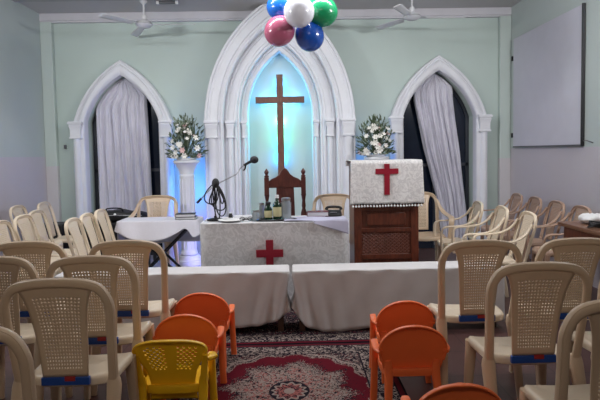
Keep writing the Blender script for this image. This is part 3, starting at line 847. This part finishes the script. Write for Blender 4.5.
# ------------------------------------------------------------------ plastic chairs
REC = [.085]; GAP = [0]
def back_y(z): return .085-REC[0]*max(0, (z-.42))/.46            # y of the back surface at height z
def weave(hw_fn, z0, z1, nu=17, nv=26, holes=True, bow=.018):
    def fn(u, v):
        z = z0+(z1-z0)*v; hw = hw_fn(v); x = (u-.5)*2*hw
        z += -.9*x*x*max(0, (v-.5))*1.2*1.0
        return (x, back_y(z)+bow*(1-(x/.2)**2)*.8*sin(pi*min(1, v*1.05)), z)
    return MB().perforated(nu, nv, fn, (lambda i, j: 2 <= i < nu-2 and 2 <= j < nv-3) if holes else (lambda i, j: False), .50)
def waist(v): return lerp(v, [(0, .100), (.25, .107), (.5, .114), (.75, .126), (.88, .140), (1, .160)])
def adult_chair(arms, m, seatm, band):
    root = empty('plastic_armchair' if arms else 'plastic_chair')
    # back frame from seat height over the top
    H = [(.205, .42), (.208, .52), (.214, .64), (.219, .73), (.216, .79), (.192, .838), (.148, .862), (.08, .873), (0, .876)]
    pts = [(x, back_y(z), z) for x, z in H]; pts += [(-x, y, z) for x, y, z in pts[-2::-1]]
    ra = [.022, .018, .016, .016, .017, .018, .018, .018, .018]; ra += ra[-2::-1]
    fm = MB(); fm.sweep(pts, ra, .011, ref=(0, 1, 0), smooth=4, n=12, power=.8)
    # rolled rim along the outside edge
    rim = [(x*1.07 if z < .8 else x*1.05, back_y(z)+.006, z+(.012 if z > .8 else 0)*(1 if z > .85 else .8)) for x, z in H]; rim += [(-x, y, z) for x, y, z in rim[-2::-1]]
    fm.sweep(rim, .008, .015, ref=(0, 1, 0), smooth=4, n=8)
    fm.build('back_frame', m, root, smooth=60)
    weave(waist, .464, .866).build('woven_back', m, root, smooth=50, solid=.006)
    if band:
        b = MB().box(-.106, .106, .066, .084, .430, .464).build('lower_band', M['blue'], root, bevel=.003); b['label'] = 'bright blue strip'
        MB().box(.0, .045, .062, .07, .450, .468).build('sticker', M['redp'], b)['label'] = 'small red sticker'
    # seat
    def ring(z, g):
        P = []
        for k in range(40):
            a = 2*pi*k/40; c_, s_ = cos(a), sin(a)
            x = math.copysign(abs(c_)**.42, c_); y = math.copysign(abs(s_)**.42, s_)
            hw = (.190+.018*(y+1)/2)+g; P.append((x*hw, .262+y*(.155+g), z-.012*(1-abs(x)*.6)*(0 if z < .4 else 1)-(.018*max(0, y-.75)/.25)))
        return P
    MB().stack([ring(.415, -.006), ring(.422, .004), ring(.445, .006), ring(.456, .0), ring(.459, -.014), ring(.452, -.04), ring(.448, -.12)]).build('seat', seatm, root, smooth=50)
    for s in (-1, 1):
        MB().sweep([(s*.222, -.015, .0), (s*.216, .01, .15), (s*.211, .045, .30), (s*.208, .085, .42), (s*.205, .085, .46)], [.018, .022, .027, .031, .022], [.016, .02, .024, .024, .014], ref=(0, 1, 0), smooth=3, n=10, power=.6).build('leg', m, root, smooth=50)
        MB().sweep([(s*.206, .400, 0), (s*.198, .390, .18), (s*.186, .375, .43)], [.017, .022, .028], [.017, .021, .026], ref=(0, 1, 0), smooth=3, n=10, power=.6).build('leg', m, root, smooth=50)
        if arms:
            MB().sweep([(s*.215, .015, .80), (s*.235, .07, .72), (s*.262, .16, .665), (s*.275, .28, .645), (s*.272, .38, .638), (s*.262, .425, .60), (s*.248, .43, .48), (s*.232, .42, .36)],
                       [.014, .022, .030, .033, .033, .030, .024, .022], [.014, .012, .008, .008, .009, .011, .013, .014], ref=(0, .5, 1), smooth=4, n=10, power=.7).build('armrest', m, root, smooth=50)
    return root
P1 = adult_chair(False, M['beige'], M['pale'], True)  # paler seat than back: light from above put into the seat colour
REC[0] = .15; GAP[0] = 1
P2 = adult_chair(True, M['beige'], M['beige'], False)
REC[0] = .12
P4 = adult_chair(True, M['pale'], M['pale'], False); P5 = adult_chair(True, M['tan'], M['tan'], False)
P3 = adult_chair(False, M['pale'], M['pale'], False)
used = set()
def place(proto, x, y, rz, label, group, sc=(1, 1, 1)):
    o = proto if proto.name not in used else copy_tree(proto)
    used.add(proto.name)
    o.location = (x, y, 0); o.rotation_euler = (0, 0, rz); o.scale = sc
    tag(o, label, 'chair', group); return o
G1 = 'beige chairs in rows facing the altar'
N1 = (.94, 1, 1)
place(P1, -1.01, 1.57, 0, 'beige plastic chair nearest camera at bottom left corner, cut by frame', G1, N1)
place(P1, -.95, 2.14, 0, 'large woven-back beige plastic chair left of the yellow child chair', G1, N1)
place(P1, -.985, 2.62, 0, 'beige plastic chair second from the bench in the left column beside orange chairs', G1, N1)
place(P1, -.95, 3.08, 0, 'beige plastic chair nearest the white bench in the left column by the orange chairs', G1, N1)
place(P1, -1.49, 2.66, 0, 'beige plastic chair cut by the left frame edge, behind the biggest left chair', G1, N1)
place(P1, -1.53, 3.12, 0, 'beige plastic chair at far left nearest the white bench', G1, N1)
place(P1, 1.015, 2.84, 0, 'beige plastic chair with blue strip beside the right end of the bench', G1, N1)
place(P1, 1.06, 2.25, 0, 'large woven-back beige plastic chair in the middle of the right column', G1, N1)
place(P1, 1.09, 1.68, 0, 'beige plastic chair nearest camera at the bottom right corner', G1, N1)
place(P1, 1.54, 2.84, 0, 'beige plastic chair in the right rear, partly behind the large right chair', G1, N1)
place(P1, 1.58, 2.30, 0, 'beige plastic chair at the right frame edge showing only its seat', G1, N1)
G2 = 'pale chairs along the left wall facing the middle'
A = R(-86); S = (.85, .97, .955)
for (x, y), l in zip([(-2.40, 4.50), (-2.42, 4.93), (-2.50, 5.36), (-1.84, 4.60), (-1.86, 4.97), (-1.86, 5.33), (-2.98, 5.95), (-2.86, 6.32)],
                     ['pale side-facing chair at the left frame edge, middle row', 'pale side-facing chair second in the middle row at left', 'pale side-facing chair third in the middle row at left, by the dark case',
                      'pale side-facing chair first in the row beside the covered stand', 'pale side-facing chair second in the row beside the covered stand', 'pale side-facing chair closest to the covered stand',
                      'pale chair against the left wall, nearer of the two there', 'pale chair against the left wall, farther of the two by the pilaster']):
    place(P3, x, y, A, l, G2, S)
G3 = 'plastic armchairs on the right facing the middle'
B = R(84); S2 = (.88, .93, .93)
for (x, y), l in zip([(2.03, 4.60), (2.00, 5.11), (1.95, 5.62), (2.70, 4.98), (2.72, 5.49), (2.73, 6.00), (2.74, 6.51)],
                     ['beige armchair nearest the right bench end, front row facing left', 'beige armchair second in the front row facing left', 'beige armchair farthest in the front row facing left, near the right window',
                      'beige armchair behind the brown side table corner, rear row', 'beige armchair second in the rear row along the right wall', 'beige armchair third in the rear row along the right wall', 'beige armchair last in the rear row by the corner pilaster']):
    place(P4 if x < 2.3 else P5, x, y, B, l.replace('beige', 'pale') if x < 2.3 else l.replace('beige', 'tan'), G3, S2)
G4 = 'armchairs facing the congregation'
place(P2, 1.47, 6.20, R(180), 'beige armchair facing forward just right of the wooden lectern', G4)
place(P2, .49, 6.15, R(180), 'beige armchair showing its rounded top between altar table and lectern', G4)
place(P2, -1.59, 6.42, R(180), 'beige armchair facing forward behind the covered stand and books', G4)

# ------------------------------------------------------------------ children's chairs
def kid_chair(name, m, perf):
    root = empty(name)
    Z0, ZH = (.17, .32) if perf else (.225, .265)
    W = .172 if not perf else .185
    def ky(z): return .05-.06*(z-.22)/.27
    def hw(v):
        if perf: return lerp(v, [(0, .115), (.3, .108), (.5, .122), (.66, .150), (.78, .172), (.86, .176), (.92, .166), (.96, .142), (.985, .10), (1, .06)])
        if v < .45: return W*(.80+.20*(v/.45)**.8)
        t = (v-.45)/.55; return W*sqrt(max(0, 1-t**2.3))+.002
    def fn(u, v):
        t = (u-.5)*2; x = t*hw(v); z = Z0+ZH*v
        return (x, ky(z)+.020*(1-(x/W)**2), z)
    if perf:
        def hole(i, j):
            x = (i-11.5)/12; return (.17 < abs(x) < .74) and 14 <= j <= 24 and (i+j) % 2 == 0
        MB().perforated(24, 28, fn, hole, .86).build('backrest', m, root, smooth=60, solid=.007)
    else: MB().grid(28, 26, fn).build('backrest', m, root, smooth=60, solid=.007)
    rim = []
    for k in range(25):
        a = pi*k/24; v = .30+.70*sin(a) if False else None
    pts = []
    for v in [i/14 for i in range(11 if perf else 4, 14)]+[.97, .995]:
        z = Z0+ZH*v; pts.append((hw(v), ky(z)+.004, z))
    pts += [(0, ky(.49), .4905)]
    pts += [(-x, y, z) for x, y, z in pts[-2::-1]]
    MB().sweep(pts, .006, .012, ref=(0, 1, 0), n=8, smooth=2).build('back_rim', m, root, smooth=60)
    def ring(z, g):
        P = []
        for k in range(36):
            a = 2*pi*k/36; c_, s_ = cos(a), sin(a)
            P.append((math.copysign(abs(c_)**.5, c_)*(.155+g), .155+math.copysign(abs(s_)**.5, s_)*(.125+g), z))
        return P
    MB().stack([ring(.215, -.002), ring(.245, .004), ring(.256, 0), ring(.256, -.012), ring(.250, -.05)]).build('seat', m, root, smooth=50)
    for s in (-1, 1):
        MB().sweep([(s*.150, -.005, 0), (s*.148, .02, .13), (s*.148, .045, .24), (s*.150, .04, .30)] if perf else [(s*.135, -.015, 0), (s*.128, .015, .13), (s*.122, .045, .24), (s*.128, .04, .30)], [.017, .020, .024, .016], [.012, .014, .016, .010], ref=(0, 1, 0), smooth=3, n=10, power=.6).build('leg', m, root, smooth=50)
        MB().sweep([(s*.176, .215, 0), (s*.172, .205, .15), (s*.170, .195, .30), (s*.170, .185, .355)], [.020, .019, .019, .017], [.014, .014, .015, .016], ref=(0, 1, 0), smooth=3, n=10, power=.6).build('leg', m, root, smooth=50)
        aw = .012 if not perf else .024
        if perf: MB().sweep([(s*.150, .04, .26), (s*.160, .025, .35), (s*.168, .0, .42)], [.018, .016, .013], .010, ref=(0, 1, 0), smooth=3, n=10, power=.6).build('back_frame', m, root, smooth=50)
        MB().sweep([(s*W*.965, .012, .352+.04*perf), (s*(W-.004+aw), .045, .356+.04*perf), (s*(.168+aw), .11, .358), (s*(.170+aw*.3), .175, .356), (s*.170, .20, .335)], [.016, .018, .020, .020, .018], [.010, .008, .008, .009, .012], ref=(0, 0, 1), smooth=3, n=10, power=.7).build('armrest', m, root, smooth=50)
        MB().box(s*.150-.008, s*.150+.04*s+.008*s if s > 0 else s*.150+.008, .16, .2, .22, .25).build('side_brace', m, root, bevel=.004) if False else None
    return root
KO = kid_chair('child_chair', M['orange'], False)
KY = kid_chair('child_chair', M['yellow'], True)
used.clear()
GO = 'orange chairs for children'
place(KO, -.585, 3.42, 0, 'orange child chair nearest the bench on the left', GO)
place(KO, -.60, 2.96, 0, 'orange child chair directly in front of the yellow one', GO)
place(KO, .665, 3.13, 0, 'orange child chair nearest the bench on the right', GO, (.97, 1, 1))
place(KO, .61, 2.68, 0, 'orange child chair in the middle of the right group', GO)
place(KO, .63, 1.99, 0, 'orange child chair at bottom edge, only its top in view', GO)
place(KY, -.595, 2.55, 0, 'yellow child chair with two perforated patches', None)

# ------------------------------------------------------------------ rugs
def rug(cx, cy, hx, hy, z, m, label):
    mb = MB()
    def top(u, v): return ((u-.5)*2*hx, (v-.5)*2*hy, .007+.0012*sin(u*17)*sin(v*11))
    mb.grid(24, 24, top)
    o = mb.build('rug', m, smooth=60, loc=(cx, cy, z), solid=.006, off=-1)
    tag(o, label, 'rug'); return o
r1 = rug(-.03, 3.04, .665, .76, .0, rug_mat('medallion rug pile', .665, .76, True), 'crimson patterned rug with a central medallion between the child chairs')
r2 = rug(.0, 4.36, 1.0, .55, .0, rug_mat('dark runner pile', 1.0, .55, False), 'dark patterned rug running under the white benches')
# fringes of the main rug
fr = MB()
for k in range(100):
    x = -.66+1.32*k/99
    fr.sweep([(x, -.76, .006), (x+.004*sin(k*3), -.795, .003)], .0025, n=4)
f_ = fr.build('fringe', M['cloth'], r1, smooth=0); f_['kind'] = 'stuff'; f_['label'] = 'pale tasselled end'

# ------------------------------------------------------------------ balloons
def balloon(x, y, z, r, m, label, tilt):
    prof = []
    n = 22
    for i in range(n+1):
        t = i/n; a = pi*t
        rad = r*sin(a); h = -r*1.10*cos(a)
        if h < 0: rad *= 1-.10*(-h/r)**2
        prof.append((max(rad, .0015), h))
    root = empty('balloon', (x, y, z), 0, label, 'balloon', 'balloons in the hanging bunch')
    q = Vector(tilt).normalized().to_track_quat('Z', 'Y').to_matrix().to_4x4()
    MB().lathe(prof, n=36).xf(q).build('skin', m, root, smooth=180)
    MB().lathe([(.004, -r*1.10-.004), (.006, -r*1.10-.010), (.014, -r*1.10-.024), (.012, -r*1.10-.026), (.003, -r*1.10-.012)], n=12).xf(q).build('knot', m, root, smooth=60)
    return root
c0 = Vector((.12, 4.92, 2.66))
for (x, y, z, r, nm, c, l) in [(.100, 4.70, 2.578, .132, 'white balloon rubber', (.72, .72, .78), 'white balloon at the front of the hanging bunch'),
        (.300, 4.90, 2.625, .138, 'green balloon rubber', (.01, .26, .10), 'green balloon on the right of the bunch'),
        (-.070, 4.86, 2.455, .132, 'pink balloon rubber', (.40, .10, .17), 'pink balloon low on the left of the bunch'),
        (.195, 4.93, 2.425, .131, 'blue balloon rubber', (.008, .07, .36), 'dark blue balloon lowest in the bunch'),
        (-.055, 4.97, 2.69, .122, 'bright blue balloon rubber', (.01, .12, .50), 'blue balloon at the top left of the bunch')]:
    balloon(x, y, z, r, balloon_mat(nm, c), l, Vector((x, y, z))-c0)
st = MB().sweep([(0, 0, 0), (.004, 0, .3), (0, 0, ZC-2.62)], .0022, n=6).build('string', M['cap'], loc=(.12, 4.93, 2.62)); tag(st, 'thin string from which the balloon bunch hangs', 'string')

# ------------------------------------------------------------------ ceiling fans and fitting
def fan(x, y, a0, label):
    root = empty('ceiling_fan', (x, y, 0), 0, label, 'fan')
    MB().lathe([(.045, ZC), (.045, ZC-.03), (.02, ZC-.06), (.012, ZC-.065)], n=24).build('canopy', M['fan'], root, smooth=30)
    MB().lathe([(.011, ZC-.06), (.011, 3.02)], n=12).build('rod', M['fan'], root)
    mo = MB().lathe([(.02, 3.06), (.032, 3.045), (.03, 3.0), (.05, 2.99), (.085, 2.975), (.10, 2.955), (.10, 2.94), (.08, 2.92), (.05, 2.905), (.02, 2.90)], n=32).build('motor', M['fan'], root, smooth=40)
    MB().lathe([(.101, 2.944), (.103, 2.947), (.103, 2.951), (.101, 2.954)], n=32).build('trim_ring', M['steel'], mo, smooth=40)
    for k in range(3):
        a = a0+2*pi*k/3; mt = Matrix.Rotation(a, 4, 'Z')
        mb = MB(); mb.grid(10, 4, lambda u, v: (.16+.46*u, (v-.5)*(.075+.03*u)*(1-.25*max(0, u-.9)/.1), 2.938+.012*(v-.5)*2-.006*u))
        mb.xf(mt).build('blade', M['fan'], root, smooth=60, solid=.004)
        MB().sweep([(.08, 0, 2.945), (.20, 0, 2.938)], [.02, .03], .003, ref=(0, 0, 1), n=8).xf(mt).build('blade_bracket', M['fan'], root)
fan(-1.725, 6.63, R(-3), 'white ceiling fan hanging at the upper left')
fan(1.465, 6.43, R(2), 'white ceiling fan hanging right of the central arch')
fx = empty('ceiling_fitting', (-1.46, 6.72, 0), 0, 'slim dark ceiling fitting with pale ends beside the left fan', 'light fitting')
MB().box(-.10, .10, -.02, .02, ZC-.035, ZC).build('body', M['socket'], fx, bevel=.005)
for s in (-1, 1): MB().box(s*.115-.015, s*.115+.015, -.022, .022, ZC-.04, ZC).build('end_cap', M['cap'], fx, bevel=.004)['label'] = 'pale end cap'

# ------------------------------------------------------------------ unseen tube lamps assumed on the side walls, and light
def area(name, loc, sx, sy, power, color, target):
    l = bpy.data.lights.new(name, 'AREA'); l.shape = 'RECTANGLE'; l.size = sx; l.size_y = sy; l.energy = power; l.color = color
    o = bpy.data.objects.new(name, l); COL.objects.link(o); o.location = loc
    o.rotation_mode = 'QUATERNION'; o.rotation_quaternion = (Vector(target)-Vector(loc)).to_track_quat('-Z', 'Y'); return o
def point(name, loc, power, color, r=.03):
    l = bpy.data.lights.new(name, 'POINT'); l.energy = power; l.color = color; l.shadow_soft_size = r
    o = bpy.data.objects.new(name, l); COL.objects.link(o); o.location = loc; return o
def tube(x, y, s, label):
    root = empty('unseen_tube_light', (x, y, 2.72), 0, label, 'lamp')
    MB().box(0 if s > 0 else -.05, .05 if s > 0 else 0, -.62, .62, -.03, .03).build('housing', M['fan'], root, bevel=.004)
    MB().sweep([(s*.07, -.58, 0), (s*.07, .58, 0)], .014, n=12).build('tube', emis('lamp glow', (1, .98, .95), 1.5), root)
tube(XL, 3.6, 1, 'unseen fluorescent tube lamp assumed on the left wall'); tube(XR, 3.6, -1, 'unseen fluorescent tube lamp assumed on the right wall')
area('lamp_left', (XL+.12, 3.8, 2.72), 1.2, .10, 75, (.97, .98, 1), (0, 6.9, 2.3))
area('lamp_right', (XR-.12, 3.8, 2.72), 1.2, .10, 75, (.98, .98, 1), (0, 6.9, 2.3))
area('fill_rear', (-.3, -.6, 3.1), 1.6, .5, 24, (1, .88, .76), (0, 3.2, 0))  # added unseen light from behind, lifts the foreground rows
area('fill_ceiling', (-.1, 4.7, 3.17), 2.4, .12, 52, (.98, .98, 1), (-.1, 5.0, 0))  # added overhead fill, brightens the side walls and bench tops
bat = empty('added_ceiling_batten', (-.1, 4.7, 0), 0, 'long unseen ceiling batten added above the benches for the overhead fill', 'lamp')
MB().box(-1.2, 1.2, -.05, .05, ZC-.05, ZC).build('housing', M['fan'], bat, bevel=.004)
# coloured LED lamps behind the cross and behind the pedestals
for z, p, c in [(2.30, 1.6, (.06, .40, 1)), (2.04, 2.8, (.12, .72, 1)), (1.80, 2.6, (.18, .95, .90)), (1.56, 2.0, (.06, .95, .50)), (1.30, 2.8, (.02, .34, 1))]:
    point('cross_led', (AX, 7.245, z), p, c, .012)
for s in (-1, 1): point('cross_led', (AX+s*.17, 7.25, 2.07), 2.2, (.06, .42, 1), .012)
for x, p, c, z in [(-1.29, 2.6, (.02, .22, 1), 1.15), (-1.27, 3.0, (.02, .40, 1), .85), (-1.31, 2.4, (.25, .12, 1), .45), (1.06, 2.4, (.05, .30, 1), 1.15)]:
    point('pedestal_led', (x+(.02 if x < 0 else -.05), 7.05, z), p, c, .03)

point('pedestal_led', (-1.02, 6.45, .12), 4.5, (.30, .28, 1), .03)  # unseen floor light added in front, tints the left pedestal lavender
w = bpy.data.worlds.new('room_air'); w.use_nodes = True
w.node_tree.nodes['Background'].inputs[0].default_value = (.05, .05, .06, 1); w.node_tree.nodes['Background'].inputs[1].default_value = .3
sc = bpy.context.scene; sc.world = w

# ------------------------------------------------------------------ camera
f_px = 540
yaw, pitch, roll = radians(1.0), atan(31/f_px), .018
fw = Vector((sin(yaw)*cos(pitch), cos(yaw)*cos(pitch), -sin(pitch))); r_ = Vector((cos(yaw), -sin(yaw), 0)); u_ = r_.cross(fw)
Rv = r_*cos(roll)-u_*sin(roll); Uv = u_*cos(roll)+r_*sin(roll)
cd = bpy.data.cameras.new('camera'); cam = bpy.data.objects.new('camera', cd); COL.objects.link(cam)
cam.matrix_world = Matrix.Translation((0, 0, 1.38)) @ Matrix((Rv, Uv, -fw)).transposed().to_4x4()
cd.sensor_width = 36; cd.lens = f_px/600*36; cd.shift_y = (183-200)/600; cd.clip_start = .05
sc.camera = cam
sc.view_settings.view_transform = 'Standard'; sc.view_settings.look = 'None'; sc.view_settings.gamma = 1
sc.view_settings.exposure = 0.0
